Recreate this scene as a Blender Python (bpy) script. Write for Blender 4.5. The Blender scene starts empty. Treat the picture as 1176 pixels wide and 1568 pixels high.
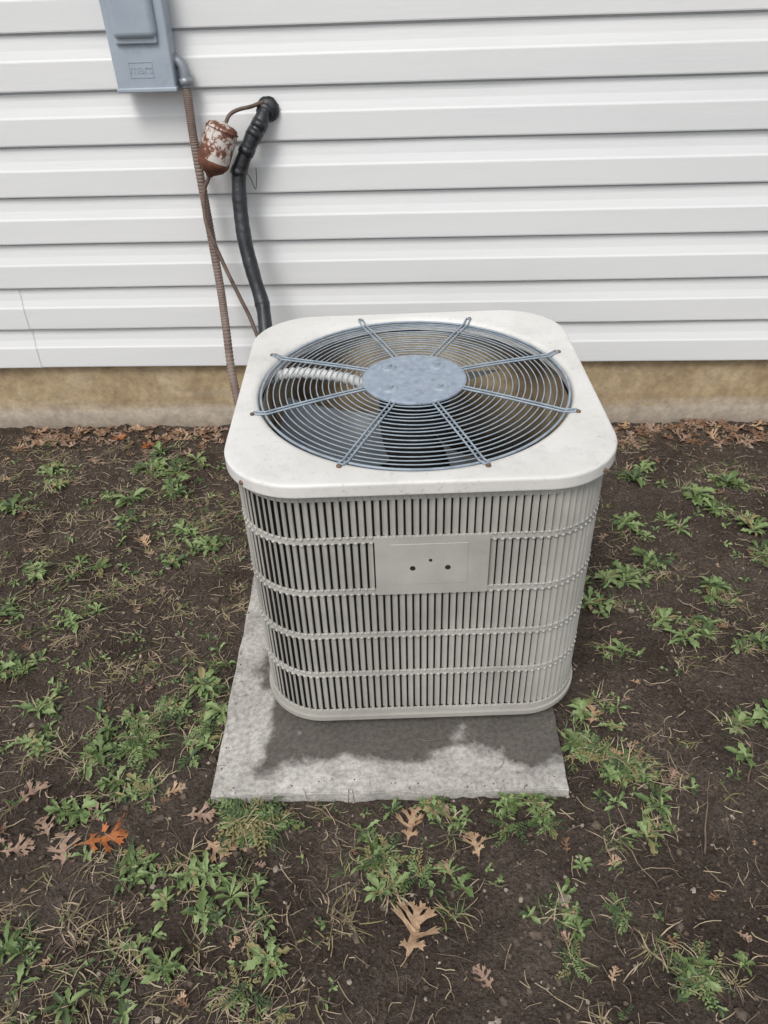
import bpy, bmesh, math, random
import numpy as np
from mathutils import Vector, Matrix, noise
random.seed(7)
S=bpy.context.scene
S.view_settings.view_transform='Standard'
# ------------------------------------------------------------ helpers
def link(o,parent=None):
    S.collection.objects.link(o)
    if parent: o.parent=parent
    return o
def mesh_obj(name,verts,faces,mat=None,parent=None,smooth=False,edges=[]):
    m=bpy.data.meshes.new(name); m.from_pydata([tuple(v) for v in verts],edges,faces); m.update()
    if smooth: m.polygons.foreach_set('use_smooth',[True]*len(m.polygons))
    if mat: m.materials.append(mat)
    return link(bpy.data.objects.new(name,m),parent)
def empty(name,loc=(0,0,0),rot=(0,0,0)):
    e=bpy.data.objects.new(name,None); e.location=loc; e.rotation_euler=rot
    return link(e)
class MB:
    def __init__(s): s.v=[]; s.f=[]; s.m=[]
    def add(s,vs,fs,mi=0):
        o=len(s.v); s.v+= [tuple(v) for v in vs]; s.f+=[tuple(i+o for i in f) for f in fs]; s.m+=[mi]*len(fs)
    def box(s,x0,x1,y0,y1,z0,z1):
        s.add([(x0,y0,z0),(x1,y0,z0),(x1,y1,z0),(x0,y1,z0),(x0,y0,z1),(x1,y0,z1),(x1,y1,z1),(x0,y1,z1)],
              [(3,2,1,0),(4,5,6,7),(0,1,5,4),(1,2,6,5),(2,3,7,6),(3,0,4,7)])
    def tube(s,pts,r,n=8,closed=False,cap=True,mi=0):
        pts=[Vector(p) for p in pts]; N=len(pts); vs=[]; up=None
        for i,p in enumerate(pts):
            if closed: t=pts[(i+1)%N]-pts[i-1]
            else: t=pts[min(i+1,N-1)]-pts[max(i-1,0)]
            t.normalize()
            if up is None:
                up=Vector((0,0,1)) if abs(t.z)<.9 else Vector((1,0,0))
            a=t.cross(up); 
            if a.length<1e-5: a=t.orthogonal()
            a.normalize(); b=a.cross(t); b.normalize(); up=b
            rr=r[i] if hasattr(r,'__len__') else r
            for k in range(n):
                q=2*math.pi*k/n; vs.append(p+rr*(math.cos(q)*a+math.sin(q)*b))
        fs=[]
        for i in range(N if closed else N-1):
            for k in range(n):
                j=(i+1)%N
                fs.append((i*n+k,i*n+(k+1)%n,j*n+(k+1)%n,j*n+k))
        if not closed and cap:
            fs.append(tuple(range(n-1,-1,-1))); fs.append(tuple((N-1)*n+k for k in range(n)))
        s.add(vs,fs,mi)
    def ball(s,c,rx,ry,rz,nu=8,nv=5,M=None,jit=0,mi=0):
        vs=[];c=Vector(c)
        for j in range(1,nv):
            th=math.pi*j/nv
            for i in range(nu):
                a=2*math.pi*i/nu
                k=1+random.uniform(-jit,jit)
                d=Vector((rx*math.sin(th)*math.cos(a),ry*math.sin(th)*math.sin(a),rz*math.cos(th)))*k
                if M: d=M@d
                vs.append(c+d)
        t=Vector((0,0,rz));
        if M: t=M@t
        vs.append(c+t); vs.append(c-t); T=len(vs)-2;B=T+1
        fs=[]
        for j in range(nv-2):
            for i in range(nu):
                fs.append((j*nu+i,(j+1)*nu+i,(j+1)*nu+(i+1)%nu,j*nu+(i+1)%nu))
        for i in range(nu):
            fs.append((T,i,(i+1)%nu)); fs.append((B,(nv-2)*nu+(i+1)%nu,(nv-2)*nu+i))
        s.add(vs,fs,mi)
    def obj(s,name,mat,parent=None,smooth=False):
        ms=mat if isinstance(mat,list) else [mat]
        o=mesh_obj(name,s.v,s.f,None,parent,smooth)
        for m in ms: o.data.materials.append(m)
        if len(ms)>1: o.data.polygons.foreach_set('material_index',s.m)
        return o
def smooth_path(pts,n=8):
    pts=[Vector(p) for p in pts]; P=[pts[0]*2-pts[1]]+pts+[pts[-1]*2-pts[-2]]; out=[]
    for i in range(1,len(P)-2):
        for k in range(n):
            t=k/n
            out.append(.5*((2*P[i])+(P[i+1]-P[i-1])*t+(2*P[i-1]-5*P[i]+4*P[i+1]-P[i+2])*t*t+(-P[i-1]+3*P[i]-3*P[i+1]+P[i+2])*t**3))
    out.append(pts[-1]); return out
def bevbox(name,x0,x1,y0,y1,z0,z1,bev,m,parent,seg=3,taper=0,smooth=True):
    bm=bmesh.new(); bmesh.ops.create_cube(bm,size=1)
    for v in bm.verts:
        k=1+taper*(v.co.z+.5)
        v.co=Vector(((x0+x1)/2+v.co.x*(x1-x0)*k,(y0+y1)/2+v.co.y*(y1-y0),(z0+z1)/2+v.co.z*(z1-z0)))
    bmesh.ops.bevel(bm,geom=list(bm.edges),offset=bev,segments=seg,affect='EDGES',profile=.5)
    me=bpy.data.meshes.new(name); bm.to_mesh(me); bm.free(); me.materials.append(m)
    o=link(bpy.data.objects.new(name,me),parent)
    if smooth:
        me.polygons.foreach_set('use_smooth',[True]*len(me.polygons))
        wn=o.modifiers.new('wn','WEIGHTED_NORMAL'); wn.weight=100
    return o
def mat(name,stops,scale=8,rough=.6,bump=0,bscale=None,detail=6,metal=0,stretch=(1,1,1),bdist=.002,spec=.5,coord='Object',nrough=.55):
    m=bpy.data.materials.new(name); m.use_nodes=True; nt=m.node_tree; N=nt.nodes; L=nt.links
    b=N['Principled BSDF']; b.inputs['Roughness'].default_value=rough; b.inputs['Metallic'].default_value=metal
    b.inputs['Specular IOR Level'].default_value=spec
    tc=N.new('ShaderNodeTexCoord'); mp=N.new('ShaderNodeMapping'); mp.inputs['Scale'].default_value=stretch
    L.new(tc.outputs[coord],mp.inputs['Vector'])
    nz=N.new('ShaderNodeTexNoise'); nz.inputs['Scale'].default_value=scale; nz.inputs['Detail'].default_value=detail; nz.inputs['Roughness'].default_value=nrough
    L.new(mp.outputs[0],nz.inputs['Vector'])
    cr=N.new('ShaderNodeValToRGB'); e=cr.color_ramp.elements
    while len(e)<len(stops): e.new(.5)
    for el,(p,c) in zip(e,stops): el.position=p; el.color=(*c,1)
    L.new(nz.outputs['Fac'],cr.inputs['Fac']); L.new(cr.outputs['Color'],b.inputs['Base Color'])
    if bump:
        n2=N.new('ShaderNodeTexNoise'); n2.inputs['Scale'].default_value=bscale or scale*4; n2.inputs['Detail'].default_value=8; n2.inputs['Roughness'].default_value=.65
        L.new(mp.outputs[0],n2.inputs['Vector'])
        bp=N.new('ShaderNodeBump'); bp.inputs['Strength'].default_value=bump; bp.inputs['Distance'].default_value=bdist
        L.new(n2.outputs['Fac'],bp.inputs['Height']); L.new(bp.outputs[0],b.inputs['Normal'])
    m['ramp']=cr.name
    return m
def speckle(m,scale,p0,p1,lo,hi,stretch=(1,1,1)):
    nt=m.node_tree; N=nt.nodes; L=nt.links; b=N['Principled BSDF']; src=b.inputs['Base Color'].links[0].from_socket
    tc=N.new('ShaderNodeTexCoord'); mp=N.new('ShaderNodeMapping'); mp.inputs['Scale'].default_value=stretch; L.new(tc.outputs['Object'],mp.inputs['Vector'])
    nz=N.new('ShaderNodeTexNoise'); nz.inputs['Scale'].default_value=scale; nz.inputs['Detail'].default_value=5; nz.inputs['Roughness'].default_value=.75
    L.new(mp.outputs[0],nz.inputs['Vector'])
    mr=N.new('ShaderNodeMapRange'); mr.inputs['From Min'].default_value=p0; mr.inputs['From Max'].default_value=p1; mr.inputs['To Min'].default_value=lo; mr.inputs['To Max'].default_value=hi
    L.new(nz.outputs['Fac'],mr.inputs['Value'])
    vm=N.new('ShaderNodeVectorMath'); vm.operation='SCALE'; L.new(src,vm.inputs[0]); L.new(mr.outputs[0],vm.inputs['Scale']); L.new(vm.outputs[0],b.inputs['Base Color'])
def grime_and_shade(m,axis,z0,z1,col,nscale=12,amp=.05,amt=.6):
    nt=m.node_tree; N=nt.nodes; L=nt.links; b=N['Principled BSDF']; src=b.inputs['Base Color'].links[0].from_socket
    tc=N.new('ShaderNodeTexCoord'); sp=N.new('ShaderNodeSeparateXYZ'); L.new(tc.outputs['Object'],sp.inputs[0])
    nz=N.new('ShaderNodeTexNoise'); nz.inputs['Scale'].default_value=nscale; nz.inputs['Detail'].default_value=8; nz.inputs['Roughness'].default_value=.7; L.new(tc.outputs['Object'],nz.inputs['Vector'])
    ma=N.new('ShaderNodeMath'); ma.operation='MULTIPLY_ADD'; ma.inputs[1].default_value=amp; L.new(nz.outputs[0],ma.inputs[0]); L.new(sp.outputs[axis],ma.inputs[2])
    mr=N.new('ShaderNodeMapRange'); mr.inputs['From Min'].default_value=z1; mr.inputs['From Max'].default_value=z0; mr.inputs['To Max'].default_value=amt; L.new(ma.outputs[0],mr.inputs['Value'])
    mx=N.new('ShaderNodeMixRGB'); L.new(mr.outputs[0],mx.inputs['Fac']); L.new(src,mx.inputs[1]); mx.inputs[2].default_value=(*col,1); L.new(mx.outputs[0],b.inputs['Base Color'])
# ------------------------------------------------------------ camera
C=Vector((.0306,-2.5497,1.5222)); yw,pt,rl=-.0585,.6469,-.0374; f=1190.99
F=Vector((math.sin(yw)*math.cos(pt),math.cos(yw)*math.cos(pt),-math.sin(pt)))
R0=Vector((math.cos(yw),-math.sin(yw),0)); U0=R0.cross(F)
Rv=math.cos(rl)*R0+math.sin(rl)*U0; Uv=-math.sin(rl)*R0+math.cos(rl)*U0
cam=bpy.data.cameras.new('camera'); co=link(bpy.data.objects.new('camera',cam))
Mx=Matrix((Rv,Uv,-F)).transposed().to_4x4(); Mx.translation=C; co.matrix_world=Mx
cam.sensor_fit='VERTICAL'; cam.sensor_height=24; cam.lens=24*f/1568; cam.clip_start=.02; cam.clip_end=500
S.camera=co
# ------------------------------------------------------------ light
w=bpy.data.worlds.new('World'); S.world=w; w.use_nodes=True; nt=w.node_tree
sky=nt.nodes.new('ShaderNodeTexSky'); sky.sky_type='NISHITA'; sky.sun_disc=False
sky.sun_elevation=math.radians(54); sky.sun_rotation=math.radians(200); sky.dust_density=3; sky.air_density=1
hs=nt.nodes.new('ShaderNodeHueSaturation'); hs.inputs['Saturation'].default_value=.3
nt.links.new(sky.outputs[0],hs.inputs['Color']); nt.links.new(hs.outputs[0],nt.nodes['Background'].inputs['Color'])
nt.nodes['Background'].inputs['Strength'].default_value=.15
sl=bpy.data.lights.new('sun','SUN'); sl.energy=1.5; sl.angle=math.radians(20); sl.color=(1,.975,.94)
so=link(bpy.data.objects.new('sun',sl))
el,az=math.radians(54),math.radians(200)
d=Vector((math.sin(az)*math.cos(el),math.cos(az)*math.cos(el),math.sin(el)))
so.rotation_euler=(-d).to_track_quat('-Z','Y').to_euler()
# ------------------------------------------------------------ house wall
house=empty('house')
P=.1482; ZS=.2694
vinyl=mat('white_vinyl',[(.3,(.75,.765,.765)),(.7,(.82,.825,.82))],scale=3,rough=.42,bump=.5,bscale=60,stretch=(.12,1,2.2),bdist=.001)
speckle(vinyl,1.6,.28,.5,.95,1.0,(.5,1,2))
prof=[(.0,-.004),(.0,-.0150),(.005,-.0170),(.03,-.0180),(.30,-.0176),(.50,-.0172),(.52,-.0164),(.545,-.0148),(.70,-.0092),(.84,-.0065),(.945,-.0055),(.956,-.004),(.958,.006),(1.02,.006)]
def siding(name,x0,x1,k0,k1,dy=0,step=.06):
    mb=MB(); nx=max(2,int((x1-x0)/step)); 
    for k in range(k0,k1):
        vs=[];
        for i in range(nx+1):
            x=x0+(x1-x0)*i/nx
            wz=.0018*noise.noise(Vector((x*1.3,k*7.1,0))); wy=.0020*noise.noise(Vector((x*2.1,k*3.7,5)))
            for (t,y) in prof:
                zz=ZS+(k+t)*P
                vs.append((x,y+dy+wy*(1 if t<.9 else 0),zz+wz*(1 if t<.5 else 0)))
        n=len(prof); fs=[]
        for i in range(nx):
            for j in range(n-1):
                a=i*n+j; fs.append((a,a+n,a+n+1,a+1))
        mb.add(vs,fs)
    return mb.obj(name,vinyl,house,False)
siding('siding',-5,5,0,18)
siding('siding_lap_joint',-5,-1.345,0,2,-.0020)
found=mat('painted_foundation',[(.3,(.33,.24,.14)),(.5,(.44,.335,.20)),(.7,(.52,.42,.28))],scale=6,rough=.85,bump=.6,bscale=50,detail=10,nrough=.65,bdist=.004)
nt=found.node_tree; N=nt.nodes; L=nt.links
geo=N.new('ShaderNodeNewGeometry'); sx=N.new('ShaderNodeSeparateXYZ'); L.new(geo.outputs['Position'],sx.inputs[0])
nz=N.new('ShaderNodeTexNoise'); nz.inputs['Scale'].default_value=4; nz.inputs['Detail'].default_value=8; nz.inputs['Roughness'].default_value=.65
ma=N.new('ShaderNodeMath'); ma.operation='MULTIPLY_ADD'; ma.inputs[1].default_value=.34; L.new(nz.outputs[0],ma.inputs[0]); L.new(sx.outputs['Z'],ma.inputs[2])
mr=N.new('ShaderNodeMapRange'); mr.inputs['From Min'].default_value=.31; mr.inputs['From Max'].default_value=.24; mr.inputs['To Max'].default_value=.85; L.new(ma.outputs[0],mr.inputs['Value'])
mx=N.new('ShaderNodeMixRGB'); L.new(mr.outputs[0],mx.inputs['Fac']); L.new(N[found['ramp']].outputs[0],mx.inputs[1]); mx.inputs[2].default_value=(.53,.47,.39,1)
L.new(mx.outputs[0],N['Principled BSDF'].inputs['Base Color'])
speckle(found,30,.35,.65,.75,1.15)
grime_and_shade(found,'Z',.0,.11,(.17,.125,.09),9,.08,.75)
mb=MB(); mb.box(-5,5,.012,.2,-.3,ZS+.05); mb.obj('foundation',found,house)
mb=MB(); mb.box(-5,5,-.45,.2,2.94,3.0); mb.box(-5,5,-.47,-.452,2.86,3.02); mb.obj('eave',vinyl,house)
shingle=mat('asphalt_shingle',[(.4,(.06,.06,.06)),(.6,(.1,.1,.1))],scale=40,rough=.9)
mesh_obj('roof',[(-5.1,-.5,3.03),(5.1,-.5,3.03),(5.1,3.5,5.0),(-5.1,3.5,5.0)],[(0,1,2,3)],shingle,house)
# ------------------------------------------------------------ ground
SL=Vector((-.4152,-1.6121)); sr=.0358; SW=.7589; SD=.98
def slabd(x,y):
    dx=x-SL.x; dy=y-SL.y
    u=dx*math.cos(sr)+dy*math.sin(sr); q=-dx*math.sin(sr)+dy*math.cos(sr)
    return max(-u,u-SW,-q,q-SD)
def hgt(x,y):
    t=min(1,max(0,-y/.7)); t=t*t*(3-2*t)
    b=.036*t
    v=Vector((x,y,0))
    if abs(x)<2.5 and y>-3.2:
        b+=.014*noise.noise(v*3.1)+.009*noise.noise(v*9)+.008*noise.noise(v*22)+.006*noise.noise(v*47)+.005*abs(noise.noise(v*95))
    else: b+=.01*noise.noise(v*1.1)
    e=slabd(x,y)
    if e<0: return -.02 if e<-.01 else min(b,.03)
    if e<.06: b=min(b,.046)
    return b
def axis(a,b,s,lim):
    o=list(np.arange(a,b,s)); g=s; x=o[-1]
    while x<lim: g*=1.35; x+=g; o.append(x)
    g=s; x=o[0]; pre=[]
    while x>-lim: g*=1.35; x-=g; pre.append(x)
    return pre[::-1]+o
xs=axis(-1.7,1.8,.0065,80); ys=[y for y in axis(-2.35,.05,.0065,80) if y<.2]
gv=[(x,y,hgt(x,y)) for y in ys for x in xs]; nx=len(xs)
gf=[(j*nx+i,j*nx+i+1,(j+1)*nx+i+1,(j+1)*nx+i) for j in range(len(ys)-1) for i in range(nx-1)]
soil=mat('soil',[(.30,(.060,.043,.034)),(.45,(.092,.070,.056)),(.6,(.130,.103,.083)),(.75,(.18,.147,.121))],scale=4,rough=.95,bump=1,bscale=160,detail=12,bdist=.018,spec=.15,nrough=.7)
speckle(soil,130,.32,.68,.4,1.6)
mesh_obj('ground',gv,gf,soil,None,True)
# ------------------------------------------------------------ slab
conc=mat('concrete',[(.3,(.31,.29,.265)),(.5,(.43,.41,.38)),(.7,(.56,.535,.50))],scale=11,rough=.85,bump=.6,bscale=120,detail=10,nrough=.7)
nt=conc.node_tree; N=nt.nodes; L=nt.links
tc=N.new('ShaderNodeTexCoord')
def vm(op,a,b=None):
    n=N.new('ShaderNodeVectorMath'); n.operation=op; L.new(a,n.inputs[0])
    if b is not None: n.inputs[1].default_value=b
    return n
# wet stain left around the footprint of the unit
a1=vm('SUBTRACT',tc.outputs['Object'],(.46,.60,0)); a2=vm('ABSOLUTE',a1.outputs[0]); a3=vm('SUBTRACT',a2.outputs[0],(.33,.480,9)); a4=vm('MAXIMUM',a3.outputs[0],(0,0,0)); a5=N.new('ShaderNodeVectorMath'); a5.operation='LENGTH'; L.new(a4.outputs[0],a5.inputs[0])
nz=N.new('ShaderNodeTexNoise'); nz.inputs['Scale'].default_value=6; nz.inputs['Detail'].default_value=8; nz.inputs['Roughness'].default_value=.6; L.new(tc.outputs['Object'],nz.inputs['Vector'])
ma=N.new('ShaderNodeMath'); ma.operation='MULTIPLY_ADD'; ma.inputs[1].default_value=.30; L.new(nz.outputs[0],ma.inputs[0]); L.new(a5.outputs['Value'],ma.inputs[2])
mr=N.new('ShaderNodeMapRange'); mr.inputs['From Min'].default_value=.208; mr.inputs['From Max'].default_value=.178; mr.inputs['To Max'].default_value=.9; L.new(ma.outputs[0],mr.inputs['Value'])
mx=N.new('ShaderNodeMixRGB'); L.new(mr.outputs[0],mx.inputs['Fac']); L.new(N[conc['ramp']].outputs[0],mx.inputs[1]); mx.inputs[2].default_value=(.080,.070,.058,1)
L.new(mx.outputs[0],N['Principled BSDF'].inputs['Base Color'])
speckle(conc,90,.3,.6,.55,1.15)
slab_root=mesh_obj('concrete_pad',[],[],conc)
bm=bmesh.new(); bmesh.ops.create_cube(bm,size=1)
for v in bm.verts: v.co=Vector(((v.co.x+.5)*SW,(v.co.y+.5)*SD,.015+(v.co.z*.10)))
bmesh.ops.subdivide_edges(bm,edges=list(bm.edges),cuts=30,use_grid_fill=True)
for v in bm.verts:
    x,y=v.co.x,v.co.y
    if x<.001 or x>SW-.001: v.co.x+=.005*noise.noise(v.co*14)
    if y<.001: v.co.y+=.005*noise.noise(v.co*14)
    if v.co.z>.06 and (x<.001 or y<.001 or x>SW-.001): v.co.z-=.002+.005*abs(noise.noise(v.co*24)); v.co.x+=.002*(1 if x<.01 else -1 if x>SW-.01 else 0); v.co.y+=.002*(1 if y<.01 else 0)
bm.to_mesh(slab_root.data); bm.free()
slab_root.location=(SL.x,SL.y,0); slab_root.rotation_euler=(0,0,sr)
# ------------------------------------------------------------ condenser
ac=empty('air_conditioner_condenser',(.018,-1.0763,0),(0,0,.0532))
W=.3675; RC=.1457; ZT=.7509; ZB=.0993; FR=.3259; HR=.1097
lidm=mat('lid_paint',[(.3,(.66,.65,.61)),(.6,(.75,.74,.71))],scale=5,rough=.4,bump=.08,bscale=150)
speckle(lidm,11,.26,.5,.84,1.0); speckle(lidm,80,.28,.40,.65,1.0)
bodym=mat('body_paint',[(.3,(.38,.37,.34)),(.6,(.46,.45,.415))],scale=6,rough=.5)
speckle(bodym,9,.3,.6,.88,1.04); grime_and_shade(bodym,'Z',.10,.17,(.20,.17,.13),16,.07,.6)
wirem=mat('grille_wire',[(.3,(.21,.265,.31)),(.6,(.33,.39,.45))],scale=40,rough=.45)
hubm=mat('hub_paint',[(.3,(.24,.29,.36)),(.55,(.30,.355,.43)),(.75,(.38,.42,.47))],scale=70,rough=.45)
speckle(hubm,35,.3,.45,.8,1.0)
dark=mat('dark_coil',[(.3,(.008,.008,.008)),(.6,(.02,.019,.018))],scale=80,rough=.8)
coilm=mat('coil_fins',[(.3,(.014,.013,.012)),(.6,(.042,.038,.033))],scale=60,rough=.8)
inner=mat('inner_coil',[(.35,(.20,.13,.07)),(.5,(.52,.41,.26)),(.65,(.68,.58,.42))],scale=6,rough=.8,bump=.5,bscale=80)
grime_and_shade(inner,'Z',.44,.60,(.03,.025,.02),8,.06,.95)  # shade of the deep interior painted into the coil colour, darker low down
rust=mat('rust_screw',[(.3,(.09,.05,.035)),(.6,(.20,.13,.09))],scale=120,rough=.8)
def rs(a,w,R):
    c,s=abs(math.cos(a)),abs(math.sin(a)); t=w/max(c,s)
    if c*t>w-R and s*t>w-R:
        k=w-R; dc=(c+s)*k; t=dc+math.sqrt(max(0,dc*dc-(2*k*k-R*R)))
    return t*math.cos(a),t*math.sin(a)
NA=240
def loops(name,specs,m,smooth=True,par=ac):
    vs=[];fs=[]
    for (kind,w,R,z) in specs:
        for i in range(NA):
            a=2*math.pi*i/NA
            x,y=rs(a,w,R) if kind=='s' else (w*math.cos(a),w*math.sin(a))
            vs.append((x,y,z))
    for j in range(len(specs)-1):
        for i in range(NA):
            k=(i+1)%NA; fs.append((j*NA+i,j*NA+k,(j+1)*NA+k,(j+1)*NA+i))
    return mesh_obj(name,vs,fs,m,par,smooth)
loops('lid',[('s',W-.004,RC-.004,ZT-.027),('s',W-.001,RC-.001,ZT-.028),('s',W,RC,ZT-.0265),('s',W,RC,ZT-.024),('s',W,RC,ZT-.007),('s',W,RC,ZT-.005),('s',W-.001,RC-.001,ZT-.002),('s',W-.003,RC-.003,ZT-.0005),('s',W-.006,RC-.006,ZT),('s',W-.010,RC-.01,ZT),
 ('c',FR+.017,0,ZT+.001),('c',FR+.008,0,ZT-.001),('c',FR+.003,0,ZT-.006),('c',FR+.001,0,ZT-.014),('c',FR,0,ZT-.028)],lidm)
BW=W-.0153; BR=RC-.0153
def path(s,w=BW,R=BR):
    st=2*(w-R); q=math.pi/2*R; per=4*(st+q); s%=per
    k=int(s//(st+q)); r=s-k*(st+q)
    if r<st: p=Vector((-(w-R)+r,-w)); t=Vector((1,0))
    else:
        a=(r-st)/R; p=Vector(((w-R)+R*math.sin(a),-(w-R)-R*math.cos(a))); t=Vector((math.cos(a),math.sin(a)))
    rot=Matrix.Rotation(k*math.pi/2,2); p=rot@p; t=rot@t
    return p,t,Vector((t.y,-t.x))
PER=4*(2*(BW-BR)+math.pi/2*BR); NS=180; pitch=PER/NS
bands=[.610,.480,.359,.242]
zr=[ZT-.02]+bands+[.120]
sm=MB(); bd=MB()
PX0,PX1=-.092,.124
for i in range(NS):
    s=(i+.5)*pitch; p,t,n=path(s)
    p=p+n*random.uniform(-.0008,.0004)
    for r in range(5):
        if r==1 and n.y<-.99 and PX0+.003<p.x<PX1-.003: continue
        z1=zr[r]-.006; z0=zr[r+1]+.006
        a=p-t*pitch*.37-n*.0090; b=p+t*pitch*.28-n*.0008; c=p+t*pitch*.36-n*.004
        th=n*-.0014; 
        q=[a,b,c,c+th-t*.001,b+th*2,a+th]
        vs=[(v.x,v.y,z) for z in (z0,z1) for v in q]
        sm.add(vs,[(k,(k+1)%6,6+(k+1)%6,6+k) for k in range(6)]+[tuple(range(5,-1,-1)),tuple(range(6,12))])
        Mr=Matrix(((t.x,n.x,0),(t.y,n.y,0),(0,0,1)))
        for zz in (z0+.001,z1-.001):
            if zz>ZT-.05: continue
            c0=p+t*pitch*.1-n*.0012
            bd.ball((c0.x,c0.y,zz),.0042,.0024,.0034,6,5,Mr)
sm.obj('louvers',bodym,ac); bd.obj('louver_tabs',bodym,ac,True)
def band(mb,z0,z1,off=.0,th=.004):
    M=200; vs=[]
    for i in range(M):
        p,t,n=path(PER*i/M)
        for (o,z) in ((off-th,z0),(off,z0),(off,z1),(off-th,z1)):
            q=p+n*o; vs.append((q.x,q.y,z))
    mb.add(vs,[(i*4+k,((i+1)%M)*4+k,((i+1)%M)*4+(k+1)%4,i*4+(k+1)%4) for i in range(M) for k in range(4)])
bb=MB()
for z in bands: band(bb,z-.0060,z+.0060,-.0018,.005)
band(bb,ZT-.05,ZT-.02,-.003,.003)
band(bb,ZB+.012,.126,.001,.006); band(bb,ZB,ZB+.012,.006,.02)
bb.obj('bands',bodym,ac)
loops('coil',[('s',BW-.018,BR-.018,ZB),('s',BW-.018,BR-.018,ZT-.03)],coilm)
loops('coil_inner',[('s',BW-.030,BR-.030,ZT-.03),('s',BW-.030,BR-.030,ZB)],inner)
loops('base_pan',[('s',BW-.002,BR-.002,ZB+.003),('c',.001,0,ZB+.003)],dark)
pm=MB(); pm.box(PX0,PX1,-BW-.0010,-BW+.004,.474,.617)
pm.obj('label_panel',bodym,ac)
bevbox('label_recess',PX0+.03,PX1-.04,-BW-.0018,-BW,.50,.60,.0006,bodym,ac,1,0,False)
hm=MB()
for (hx,hz) in ((-.021,.541),(.046,.541),(.013,.560)):
    hm.tube([(hx,-BW-.0024,hz),(hx,-BW+.002,hz)],.0055 if hz<.55 else .0035,16)
hm.obj('panel_holes',dark,ac)
gm=MB(); NRg=17
def dome(r): return ZT-.006+.012*(1-(r/FR)**2)
for i in range(NRg):
    r=HR+.006+(FR-.004-HR-.006)*i/(NRg-1)
    gm.tube([(r*math.cos(a),r*math.sin(a),dome(r)+.0008*math.sin(3*a+i*1.7)) for a in np.linspace(0,2*math.pi,129)[:-1]],.00135 if i<NRg-1 else .0028,6,True)
SO=-.052
for k in range(8):
    a=math.pi/8+k*math.pi/4+SO; c,s=math.cos(a),math.sin(a)
    for o in (-.005,.005):
        pts=[(r*c-o*s,r*s+o*c,max(dome(r)+.0035,ZT+.0035 if r>FR-.005 else 0)) for r in np.linspace(HR-.01,FR+.016,12)]
        gm.tube(pts,.0021,6)
    gm.tube([((FR+.016)*c-o*s+0,(FR+.016)*s+o*c,ZT+.0035) for o in np.linspace(-.006,.006,4)],.0021,6)
gm.obj('grille_wires',wirem,ac,True)
hub=MB()
hub.tube([(0,0,dome(HR)+.001),(0,0,dome(HR)+.0045),(0,0,dome(HR)+.0065)],[HR,HR,HR-.004],96)
hub.obj('hub_plate',hubm,ac)
bt=MB()
for sx_ in (-1,1):
    for sy_ in (-1,1):
        c=(sx_*.052,sy_*.048,dome(HR)+.0065)
        bt.tube([c,(c[0],c[1],c[2]+.0035)],[.018,.014],24); bt.tube([(c[0],c[1],c[2]+.0035),(c[0],c[1],c[2]+.009)],.0065,6)
bt.obj('hub_bolts',wirem,ac)
sc=MB()
for k in range(8):
    a=math.pi/8+k*math.pi/4+SO; r=FR+.021
    sc.ball((r*math.cos(a),r*math.sin(a),ZT+.002),.0055,.0055,.0035,10,6)
for sx_ in(-1,1):
    for sy_ in (-1,1):
        x,y=rs(math.atan2(sy_,sx_),W,RC); sc.ball((x,y,ZT-.018),.005,.005,.005,10,6)
sc.obj('screws',rust,ac,True)
fm=MB(); blade=mat('fan_blade',[(.3,(.055,.062,.07)),(.6,(.10,.11,.12))],scale=10,rough=.4)
for k in range(3):
    a0=math.radians(200+120*k); vs=[];fs=[]
    for i in range(9):
        r=.05+(.295-.05)*i/8
        for j in range(9):
            v=(j/8-.5); a=a0+v*(.8+.15*i/8)-.2*i/8
            vs.append((r*math.cos(a),r*math.sin(a),ZT-.125-v*.085+.02*v*v))
    for i in range(8):
        for j in range(8): q=i*9+j; fs.append((q,q+9,q+10,q+1))
    fm.add(vs,fs)
fm.obj('fan_blades',blade,ac,True)
wh=mat('white_flex_conduit',[(.3,(.55,.55,.53)),(.6,(.74,.74,.71))],scale=30,rough=.5)
wp=smooth_path([(-.318,.125,ZT-.045),(-.27,.112,ZT-.026),(-.20,.092,ZT-.022),(-.13,.068,ZT-.026),(-.07,.04,ZT-.045)],16)
mb=MB(); mb.tube(wp,[.0115+(.0022 if i%4<2 else -.0008) for i in range(len(wp))],14); mb.obj('motor_lead_conduit',wh,ac,True)
mm=MB(); mm.tube([(0,0,ZT-.02),(0,0,ZT-.2)],.075,40); mm.tube([(0,0,ZT-.2),(0,0,ZT-.3)],.09,40); mm.obj('fan_motor',dark,ac)
ft=MB()
for sx_ in(-1,1):
    for sy_ in (-1,1): ft.box(sx_*.25-.03,sx_*.25+.03,sy_*.25-.03,sy_*.25+.03,.064,ZB+.002)
ft.obj('feet',dark,ac)
# ------------------------------------------------------------ electrical box, conduit
ebm=mat('box_paint',[(.3,(.33,.385,.45)),(.6,(.40,.455,.52))],scale=6,rough=.4,bump=.1,bscale=150)
speckle(ebm,20,.3,.45,.85,1.0)
eb=empty('electrical_disconnect_box')
bevbox('cover',-.826,-.659,-.090,-.03,1.165,1.47,.007,ebm,eb,4,.05)
bevbox('back_plate',-.822,-.663,-.03,-.012,1.172,1.48,.003,ebm,eb)
bevbox('hump',-.806,-.684,-.114,-.07,1.292,1.43,.018,ebm,eb,6)
bevbox('hump_lip',-.803,-.687,-.1005,-.088,1.279,1.30,.005,ebm,eb,3)
bevbox('bottom_lip',-.829,-.656,-.0935,-.03,1.160,1.172,.003,ebm,eb,2)
lab=MB()
for (x0,x1,z0,z1) in ((-.782,-.714,1.197,1.1985),(-.782,-.714,1.2345,1.236),(-.782,-.7805,1.1985,1.2345),(-.7155,-.714,1.1985,1.2345)): lab.box(x0,x1,-.0912,-.088,z0,z1)
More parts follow.
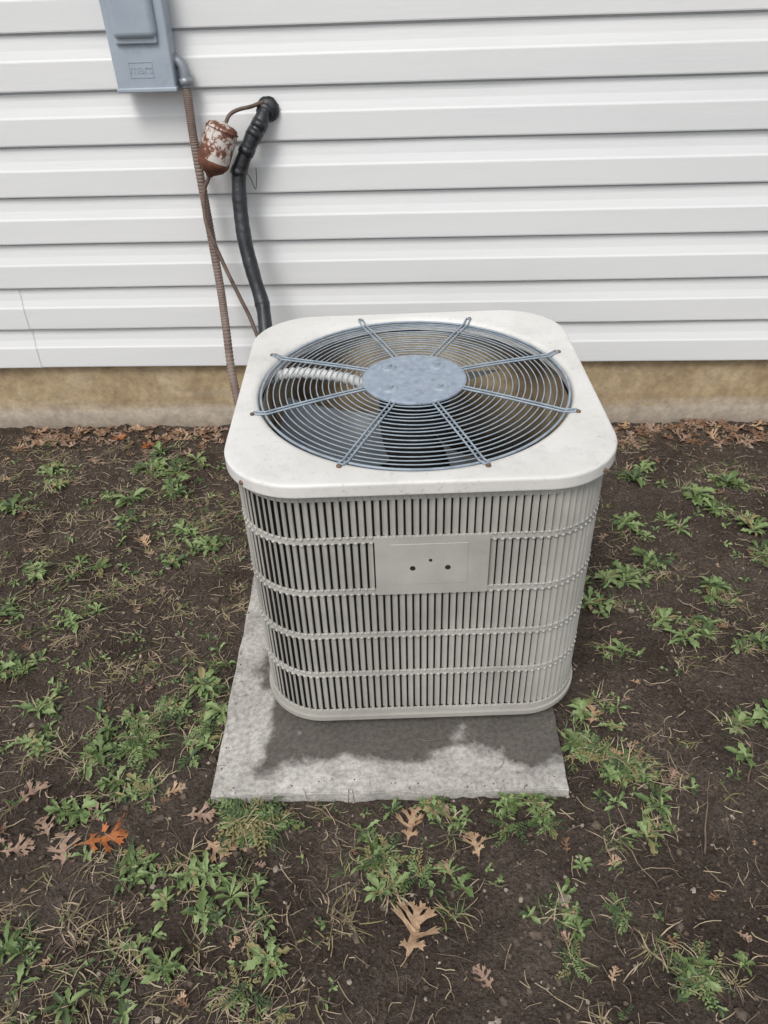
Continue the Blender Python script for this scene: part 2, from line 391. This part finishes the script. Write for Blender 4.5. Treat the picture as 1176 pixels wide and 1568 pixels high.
lab.obj('label_frame',ebm,eb)
tx=bpy.data.curves.new('embossed_letters','FONT'); tx.body='mars'; tx.size=.034; tx.extrude=.0010; tx.align_x='CENTER'
to=link(bpy.data.objects.new('embossed_letters',tx),eb); to.location=(-.748,-.0903,1.208); to.rotation_euler=(math.pi/2,0,0); tx.materials.append(ebm)
galv=mat('galvanized',[(.3,(.22,.25,.28)),(.6,(.34,.37,.40))],scale=40,rough=.4,metal=.3)
em=MB(); ep=smooth_path([(-.668,-.05,1.232),(-.652,-.05,1.230),(-.640,-.052,1.215),(-.637,-.055,1.185),(-.637,-.056,1.165)],8)
em.tube(ep,.0155,20); em.tube([(-.662,-.05,1.232),(-.655,-.05,1.231)],.021,6); em.tube([(-.637,-.055,1.190),(-.637,-.056,1.172)],.0195,16)
em.obj('elbow_fitting',galv,eb,True)
conm=mat('conduit_plastic',[(.3,(.13,.09,.075)),(.5,(.21,.155,.13)),(.7,(.27,.22,.19))],scale=10,rough=.6)
cp=smooth_path([(-.637,-.056,1.17),(-.638,-.062,1.10),(-.637,-.07,1.019),(-.629,-.09,.88),(-.618,-.12,.746),(-.605,-.16,.61),(-.597,-.2,.499),(-.574,-.3,.351),(-.50,-.48,.27),(-.36,-.62,.24),(-.25,-.74,.24)],60)
rib=[.0120+(.0014 if i%4<2 else 0) for i in range(len(cp))]
mb=MB(); mb.tube(cp,rib,14); mb.obj('electrical_conduit',conm,eb,False)
# ------------------------------------------------------------ refrigerant lines
rl_=empty('refrigerant_line_set')
blk=mat('pipe_insulation',[(.3,(.010,.011,.013)),(.65,(.032,.036,.042))],scale=25,rough=.33,bump=.8,bscale=28,bdist=.005)
bp_=smooth_path([(-.414,-.0,1.098),(-.424,-.04,1.090),(-.440,-.06,1.062),(-.466,-.075,1.024),(-.500,-.085,.965),(-.513,-.09,.930),(-.516,-.115,.85),(-.508,-.15,.754),(-.486,-.19,.66),(-.466,-.22,.593),(-.455,-.26,.545),(-.44,-.36,.43),(-.38,-.5,.30),(-.28,-.7,.24)],14)
rad=[.0222+.0035*noise.noise(Vector((i*.09,0,0)))+.0012*noise.noise(Vector((i*.4,4,0))) for i in range(len(bp_))]
mb=MB(); mb.tube(bp_,rad,18)
mb.ball((-.415,-.022,1.098),.034,.02,.034,16,10,None,.06)
for q in (8,24,33,46,61): 
    a=bp_[q]; b=bp_[q+1]; mb.tube([a,a+(b-a).normalized()*.022],.0245,16)
mb.obj('insulated_suction_line',blk,rl_,True)
cop=mat('weathered_copper',[(.3,(.07,.045,.035)),(.6,(.16,.11,.085))],scale=30,rough=.5)
mb=MB()
mb.tube(smooth_path([(-.530,-.10,1.075),(-.515,-.09,1.098),(-.490,-.075,1.108),(-.458,-.06,1.112),(-.43,-.04,1.118),(-.41,-.015,1.118)],10),.0055,10)
mb.tube(smooth_path([(-.590,-.12,.952),(-.603,-.12,.925),(-.616,-.12,.902),(-.622,-.135,.85),(-.616,-.15,.795),(-.574,-.18,.684),(-.535,-.21,.60),(-.498,-.24,.519),(-.43,-.36,.38),(-.3,-.7,.25)],10),.0062,10)
mb.obj('liquid_line',cop,rl_,True)
mb=MB(); mb.tube(smooth_path([(-.50,-.112,.955),(-.475,-.118,.935),(-.462,-.12,.90),(-.455,-.12,.925),(-.452,-.12,.96)],8),.0012,6); mb.obj('loose_wire',blk,rl_,True)
driem=mat('drier_flaking_paint',[(.40,(.10,.04,.022)),(.485,(.19,.075,.045)),(.505,(.28,.14,.10)),(.52,(.60,.56,.52))],scale=24,rough=.75,detail=10,nrough=.75,bump=.6,bscale=60)
drust=mat('drier_rust',[(.3,(.06,.024,.014)),(.6,(.17,.065,.035))],scale=40,rough=.85,bump=.6,bscale=90)
A0=Vector((-.533,-.10,1.078)); B0=Vector((-.592,-.125,.945)); ax=(B0-A0).normalized(); Ld=(B0-A0).length
mb=MB(); tt=[-.02,0,.02,.06,.14,.22,.5,.72,.8,.9,.97,1.0,1.04]; rd=[.008,.012,.030,.042,.0465,.0475,.0475,.0475,.0455,.036,.02,.012,.008]
mb.tube([A0+ax*Ld*t for t in tt[:9]],rd[:9],28,cap=False,mi=0); mb.tube([A0+ax*Ld*t for t in tt[7:]],[r+(.0012 if k==0 else 0) for k,r in enumerate(rd[7:])],28,mi=1)
mb.tube([A0+ax*Ld*t for t in (.125,.135)],.049,28,mi=1)
mb.obj('filter_drier',[driem,drust],rl_,True)
# ------------------------------------------------------------ vegetation and litter
WL=[(-125,-30),(-92,-21),(-82,-32),(-130,-55),(-90,-65),(-69,-69),(-68,-80),(-61,-77),(-96,-86),(-92,-107),(-110,-105),(-99,-126),(-87,-136),(-85,-147),(-69,-145),(-64,-141),(-55,-137),(-49,-131),(-48,-148),(-58,-157),(-69,-165),(-52,-177),(-42,-179),(-25,-192),(-72,-193),(-56,-199),(-45,-191),(-36,-182),(-7,-170),(-4,-180),(8,-162),(20,-162),(28,-161),(10,-176),(30,-183),(52,-193),(43,-134),(46,-142),(40,-147),(48,-154),(51,-161),(44,-169),(79,-139),(76,-147),(55,-93),(61,-88),(48,-101),(69,-85),(75,-111),(71,-106),(84,-93),(104,-64),(95,-58),(89,-50),(75,-36),(101,-41),(107,-43),(77,-65),(66,-66),(99,-79),(89,-115),(51,-117),(-81,-44),(-124,-42),(-95,-50),(-110,-89),(-43,-139),(-69,-152),(-93,-32),(-75,-28)]
gA=mat('weed_green',[(.3,(.075,.12,.038)),(.7,(.14,.20,.07))],scale=30,rough=.5,spec=.3)
gB=mat('weed_light_green',[(.3,(.15,.215,.08)),(.7,(.25,.325,.14))],scale=30,rough=.5,spec=.3)
gC=mat('weed_dark_green',[(.3,(.045,.075,.032)),(.7,(.085,.125,.052))],scale=30,rough=.5,spec=.3)
gD=mat('weed_yellowing',[(.3,(.20,.18,.08)),(.7,(.30,.26,.13))],scale=30,rough=.6,spec=.2)
stA=mat('straw',[(.3,(.30,.23,.15)),(.7,(.50,.41,.28))],scale=20,rough=.8)
stB=mat('brown_stalk',[(.3,(.11,.08,.06)),(.7,(.23,.17,.12))],scale=20,rough=.8)
wd=MB()
def leaf(c,ang,Ln,Wd,rise,mi,jag=.3,droop=1.0,n=7,tip=0):
    c=Vector(c); dv=Vector((math.cos(ang),math.sin(ang),0)); sv=Vector((-dv.y,dv.x,0)); vs=[];fs=[]
    bend=random.uniform(-.5,.5); tw=random.uniform(-.7,.7)
    for i in range(n+1):
        t=i/n
        wv=Wd*(.12+.95*max(0,math.sin(math.pi*min(1,t**1.3)))**.9)*(1+(jag if i%2 else -jag)) if t<1 else 0
        pz=rise*Ln*(t*1.5-droop*1.3*t*t)
        p=c+dv*Ln*t*(1-.15*rise)+sv*bend*Ln*t*t*.5+Vector((0,0,pz+.002))
        roll=tw*t; side=sv*math.cos(roll)+Vector((0,0,math.sin(roll)))
        vs+=[p-side*wv+Vector((0,0,wv*.35)),p,p+side*wv+Vector((0,0,wv*.35))]
    for i in range(n):
        for k in (0,1): a=i*3+k; fs.append((a,a+1,a+4,a+3))
    wd.add(vs,fs,mi)
def rosette(x,y,R,n,kinds,jag=.3,wf=.13):
    z=hgt(x,y)
    if z<0: return
    a0=random.uniform(0,6.3)
    for i in range(n):
        Ln=R*random.uniform(.45,1.15); a=a0+i*2.4+random.uniform(-.4,.4)
        leaf((x+random.uniform(-.006,.006),y+random.uniform(-.006,.006),z),a,Ln,Ln*random.uniform(wf*.6,wf*1.3),random.uniform(.1,.9),random.choice(kinds),jag*random.uniform(.5,1.4),random.uniform(.6,1.15))
def feather(x,y,R,n,kinds):
    z0=hgt(x,y)
    if z0<0: return
    for i in range(n):
        a=random.uniform(0,6.28); L_=R*random.uniform(.5,1.1); c,s=math.cos(a),math.sin(a); mi=random.choice(kinds); up=random.uniform(.1,.6)
        m=7; bx,by=x+random.gauss(0,R*.2),y+random.gauss(0,R*.2)
        if slabd(bx,by)<0: continue
        for j in range(1,m+1):
            t=j/m; px,py=bx+c*L_*t,by+s*L_*t; pz=hgt(bx,by)+L_*up*(t-.6*t*t)+.002
            for sd in (-1,1): leaf((px,py,pz),a+sd*random.uniform(.5,1.1),R*.26*(1.15-.6*t),R*.035,random.uniform(0,.5),mi,0,1,3)
def tuft(x,y,R,n,mi_list,hh=.5):
    z=hgt(x,y)
    if z<0: return
    for i in range(n):
        a=random.uniform(0,6.3); L_=R*random.uniform(.5,1.2); bx=x+random.gauss(0,R*.25); by=y+random.gauss(0,R*.25)
        if slabd(bx,by)<.0: continue
        z=hgt(bx,by)+.002; w_=random.uniform(.0006,.0013); dv=Vector((math.cos(a),math.sin(a),0)); sv=Vector((-dv.y,dv.x,0))*w_; bn=Vector((-dv.y,dv.x,0))*random.uniform(-.3,.3)*L_
        ri=random.uniform(.2,1)*hh; p0=Vector((bx,by,z)); p1=p0+dv*L_*.4+Vector((0,0,L_*ri*.6)); p2=p0+dv*L_*.75+Vector((0,0,L_*ri*.75))+bn*.4; p3=p0+dv*L_+Vector((0,0,L_*ri*.6))+bn
        wd.add([p0-sv,p0+sv,p1-sv,p1+sv,p2-sv*.7,p2+sv*.7,p3],[(0,1,3,2),(2,3,5,4),(4,5,6)],random.choice(mi_list))
for (x,y) in WL:
    x/=100; y/=100
    big=.038 if y<-1.3 else .050
    for j in range(random.randint(1,3)):
        rosette(x+random.gauss(0,.022),y+random.gauss(0,.018),big*random.uniform(.75,1.25),random.randint(9,15),random.choice([[0,0,1],[1,1,0],[0,2,1],[1,1,1,3]]),random.uniform(.15,.5),random.uniform(.10,.16))
    for j in range(random.randint(2,5)):
        rosette(x+random.gauss(0,.045),y+random.gauss(0,.03),random.uniform(.014,.034),random.randint(5,9),[0,1,2,1],.25,.14)
    if random.random()<.4: feather(x+random.gauss(0,.03),y+random.gauss(0,.03),random.uniform(.03,.05),random.randint(6,12),[0,2,1,3])
    tuft(x+random.gauss(0,.03),y+random.gauss(0,.03),.045,24,[0,2,3,4,4])
for (x,y,R,n) in [(-.33,-1.66,.07,34),(-.28,-1.67,.05,20),(.42,-1.49,.055,22),(.47,-1.52,.05,18),(.52,-1.93,.05,22),(-.04,-1.74,.05,18),(-.6,-1.48,.06,22),(-.58,-1.40,.05,16),(.30,-1.92,.035,10),(.40,-1.83,.04,10)]:
    feather(x,y,R,n,[0,3,2,1]); tuft(x,y,R,n*2,[0,2,3,4],.6)
def dens(x,y):
    b=.45+1.0*noise.noise(Vector((x*2.3,y*2.3,3)))+.5*noise.noise(Vector((x*6,y*6,9)))
    b+=.26 if x<-.35 else -.08
    if x>.7 and y<-1.2: b-=.35
    if -.1<x<.5 and y<-1.78: b-=.2
    return max(0,b)
cnt=0
while cnt<1200:
    x=random.uniform(-1.6,1.7); y=random.uniform(-2.25,-.08)
    if slabd(x,y)<.004 or random.random()>dens(x,y)**2: continue
    cnt+=1; r=random.random()
    if r<.45: rosette(x,y,random.uniform(.007,.018),random.randint(3,6),[0,1,1,2,3],0,.2)
    elif r<.53: rosette(x,y,random.uniform(.018,.035),random.randint(5,9),[0,1,1,2],.25)
    elif r<.57: feather(x,y,random.uniform(.02,.035),5,[0,2,3])
    elif r<.69: tuft(x,y,random.uniform(.02,.04),random.randint(6,14),[0,3,3,2],.4)
    else: tuft(x,y,random.uniform(.03,.06),random.randint(10,22),[4,5,5,3],.15)
wd.obj('weed_patch',[gA,gB,gC,gD,stA,stB],None,False)
dg=MB(); cnt=0
while cnt<8500:
    x=random.uniform(-1.6,1.7); y=random.uniform(-2.25,-.04)
    if random.random()>.22+.78*dens(x,y): continue
    if slabd(x,y)<0 and (random.random()>.04): continue
    cnt+=1; a=random.uniform(0,math.pi*2); L_=abs(random.gauss(.0,.024))+.006; w_=random.uniform(.0004,.0011)
    dv=Vector((math.cos(a),math.sin(a),0)); sv=Vector((-dv.y,dv.x,0)); bend=random.gauss(0,.12)*L_
    vs=[]
    for i in range(5):
        t=i/4; p=Vector((x,y,0))+dv*L_*(t-.5)+sv*bend*4*t*(1-t)
        h=hgt(p.x,p.y) if slabd(p.x,p.y)>0 else .066
        p.z=h+.0025+random.uniform(0,.003)
        vs+=[p-sv*w_,p+Vector((0,0,w_)),p+sv*w_]
    dg.add(vs,[(i*3+k,i*3+k+1,i*3+k+4,i*3+k+3) for i in range(4) for k in (0,1)],0 if random.random()<.42 else 1)
dg.obj('dry_grass',[stA,stB])
cA=mat('clod_soil',[(.3,(.055,.041,.032)),(.7,(.165,.13,.103))],scale=60,rough=.95,spec=.1)
cB=mat('clod_pale',[(.3,(.22,.18,.145)),(.7,(.40,.34,.28))],scale=60,rough=.9,spec=.1)
cl=MB(); cnt=0
while cnt<20000:
    x=random.uniform(-1.6,1.7); y=random.uniform(-2.3,-.0)
    e=slabd(x,y)
    if e<0 and not (random.random()<.04 or (e>-.03 and random.random()<.4)): continue
    z=.064 if e<0 else hgt(x,y)
    cnt+=1; r=min(.011 if e>0 else .002,.0009+random.expovariate(1/.0014))
    cl.ball((x,y,z+r*.2),r*random.uniform(.7,1.4),r*random.uniform(.7,1.3),r*random.uniform(.5,.9),5,4,Matrix.Rotation(random.uniform(0,6),3,'Z'),.3,0 if random.random()<.9 else 1)
cl.obj('soil_clods',[cA,cB])
lT=mat('oak_leaf_tan',[(.3,(.34,.21,.12)),(.7,(.52,.36,.23))],scale=25,rough=.65)
lO=mat('oak_leaf_rust',[(.3,(.30,.085,.02)),(.7,(.45,.15,.04))],scale=25,rough=.55)
lP=mat('oak_leaf_faded',[(.3,(.27,.17,.12)),(.7,(.40,.275,.20))],scale=25,rough=.7)
lB=mat('leaf_brown',[(.3,(.13,.07,.04)),(.7,(.26,.155,.09))],scale=25,rough=.7)
for m_ in (lT,lO,lP): speckle(m_,60,.35,.6,.7,1.05)
lv=MB()
def oak(x,y,L_,ang,mi,curl=.5,z=None,wd_=1.0):
    z=hgt(x,y) if z is None else z
    ca,sa=math.cos(ang),math.sin(ang); cx=random.uniform(-1,1)*curl; cy=random.uniform(.3,1)*curl; bnd=random.uniform(-.3,.3)
    def T(u,v):
        v*=wd_; v+=bnd*(u-.3)**2
        h=cy*v*v*2.2+cx*(u-.5)**2*1.2+.08*math.sin(u*9+v*7)
        return (x+L_*((u-.5)*ca-v*sa),y+L_*((u-.5)*sa+v*ca),z+.006+L_*max(-.02,h*.5))
    us=[0,.12,.25,.4,.55,.7,.85,1.0]; hw=[.02,.05,.07,.06,.085,.06,.06,.0]
    vs=[];
    for u,h in zip(us,hw): vs+=[T(u,-h),T(u,0),T(u,h)]
    lv.add(vs,[(i*3+k,i*3+k+1,i*3+k+4,i*3+k+3) for i in range(7) for k in (0,1)],mi)
    lv.tube([T(-.22,0.02),T(-.1,0),T(.05,0)],L_*.012,5,mi=mi)
    for sd in (-1,1):
        for (u0,ln,th) in ((.2,.22,1.2),(.42,.42,1.0),(.68,.38,.8),(.86,.18,.5)):
            u0+=random.uniform(-.05,.05); ln*=random.uniform(.7,1.2); th+=random.uniform(-.2,.2)
            du,dv_=math.cos(th),math.sin(th); pu,pv=-dv_,du
            def Q(a,b): return T(u0+du*ln*a+pu*b,sd*(.03+dv_*ln*a+pv*b))
            w0=.065;w1=.042;w2=.075
            pts=[Q(-.15,-w0),Q(.45,-w1),Q(.72,-w2),Q(.98,-w2*1.25),Q(.86,-w2*.4),Q(1.15,0),Q(.86,w2*.4),Q(.95,w2*1.2),Q(.7,w2*.9),Q(.45,w1),Q(-.15,w0),Q(0,0),Q(.45,0),Q(.72,0)]
            lv.add(pts,[(11,0,1,12),(11,12,9,10),(12,1,2,13),(12,13,8,9),(13,2,3,4),(13,4,5,6),(13,6,7,8)],mi)
OK_=[(-62,-170,.085,.3,1),(2,-187,.095,1.3,0),(-81,-160,.06,.9,2),(-70,-172,.075,1.9,2),(-79,-173,.06,.2,2),(-38,-172,.065,-.6,0),(-33,-170,.045,-1.2,0),(1,-166,.07,1.4,0),(14,-170,.055,1.8,0),(8,-174,.05,2,0),(43,-138,.05,1.2,0),(-109,-11,.05,.3,1),(-81,-74,.055,2.2,0),(14,-195,.042,2.2,2),(-43,-165,.055,0,2),(-50,-159,.045,.4,0),(41,-173,.03,.4,0),(57,-154,.03,1,2),(7,-163,.04,.2,2),(-66,-165,.05,2.8,2),(-75,-168,.05,2.2,2),(-98,-14,.05,1,1),(45,-150,.04,.5,0)]
for (x,y,L_,a,mi) in OK_: oak(x/100,y/100,L_,a,mi,.6 if L_>.07 else 1.4,None,1.15)
for i in range(520):
    x=random.uniform(-1.5,1.6)
    oak(x,-abs(random.gauss(0,.09))-.005,random.uniform(.018,.06),random.uniform(0,6.3),random.choice([0,2,2,3,3]),1.4)
for i in range(230):
    x=random.uniform(-1.5,1.6); y=random.uniform(-2.2,-.1)
    if slabd(x,y)<.01: continue
    oak(x,y,random.uniform(.010,.030),random.uniform(0,6.3),random.choice([0,2,3]),1.5)
lv.obj('fallen_leaves',[lT,lO,lP,lB])
tw=MB()
for (x,y,L_,a) in [(-.12,-1.66,.2,-.45),(-.78,-1.52,.12,-.3),(.45,-1.72,.15,-1.1),(.1,-1.72,.1,.5),(-.3,-1.88,.16,-.2),(.75,-1.5,.1,1.2),(-.9,-.9,.12,.4),(.85,-.95,.14,2.3),(-.55,-1.3,.1,.6),(.62,-1.62,.2,1.25)]:
    pts=[]
    for i in range(8):
        t=i/7-.5; px=x+L_*t*math.cos(a)+random.gauss(0,.002); py=y+L_*t*math.sin(a)+random.gauss(0,.002)
        pts.append((px,py,(hgt(px,py) if slabd(px,py)>0 else .066)+.005))
    tw.tube(pts,[.0022-.0002*i for i in range(8)],6)
tw.obj('twigs',stB)
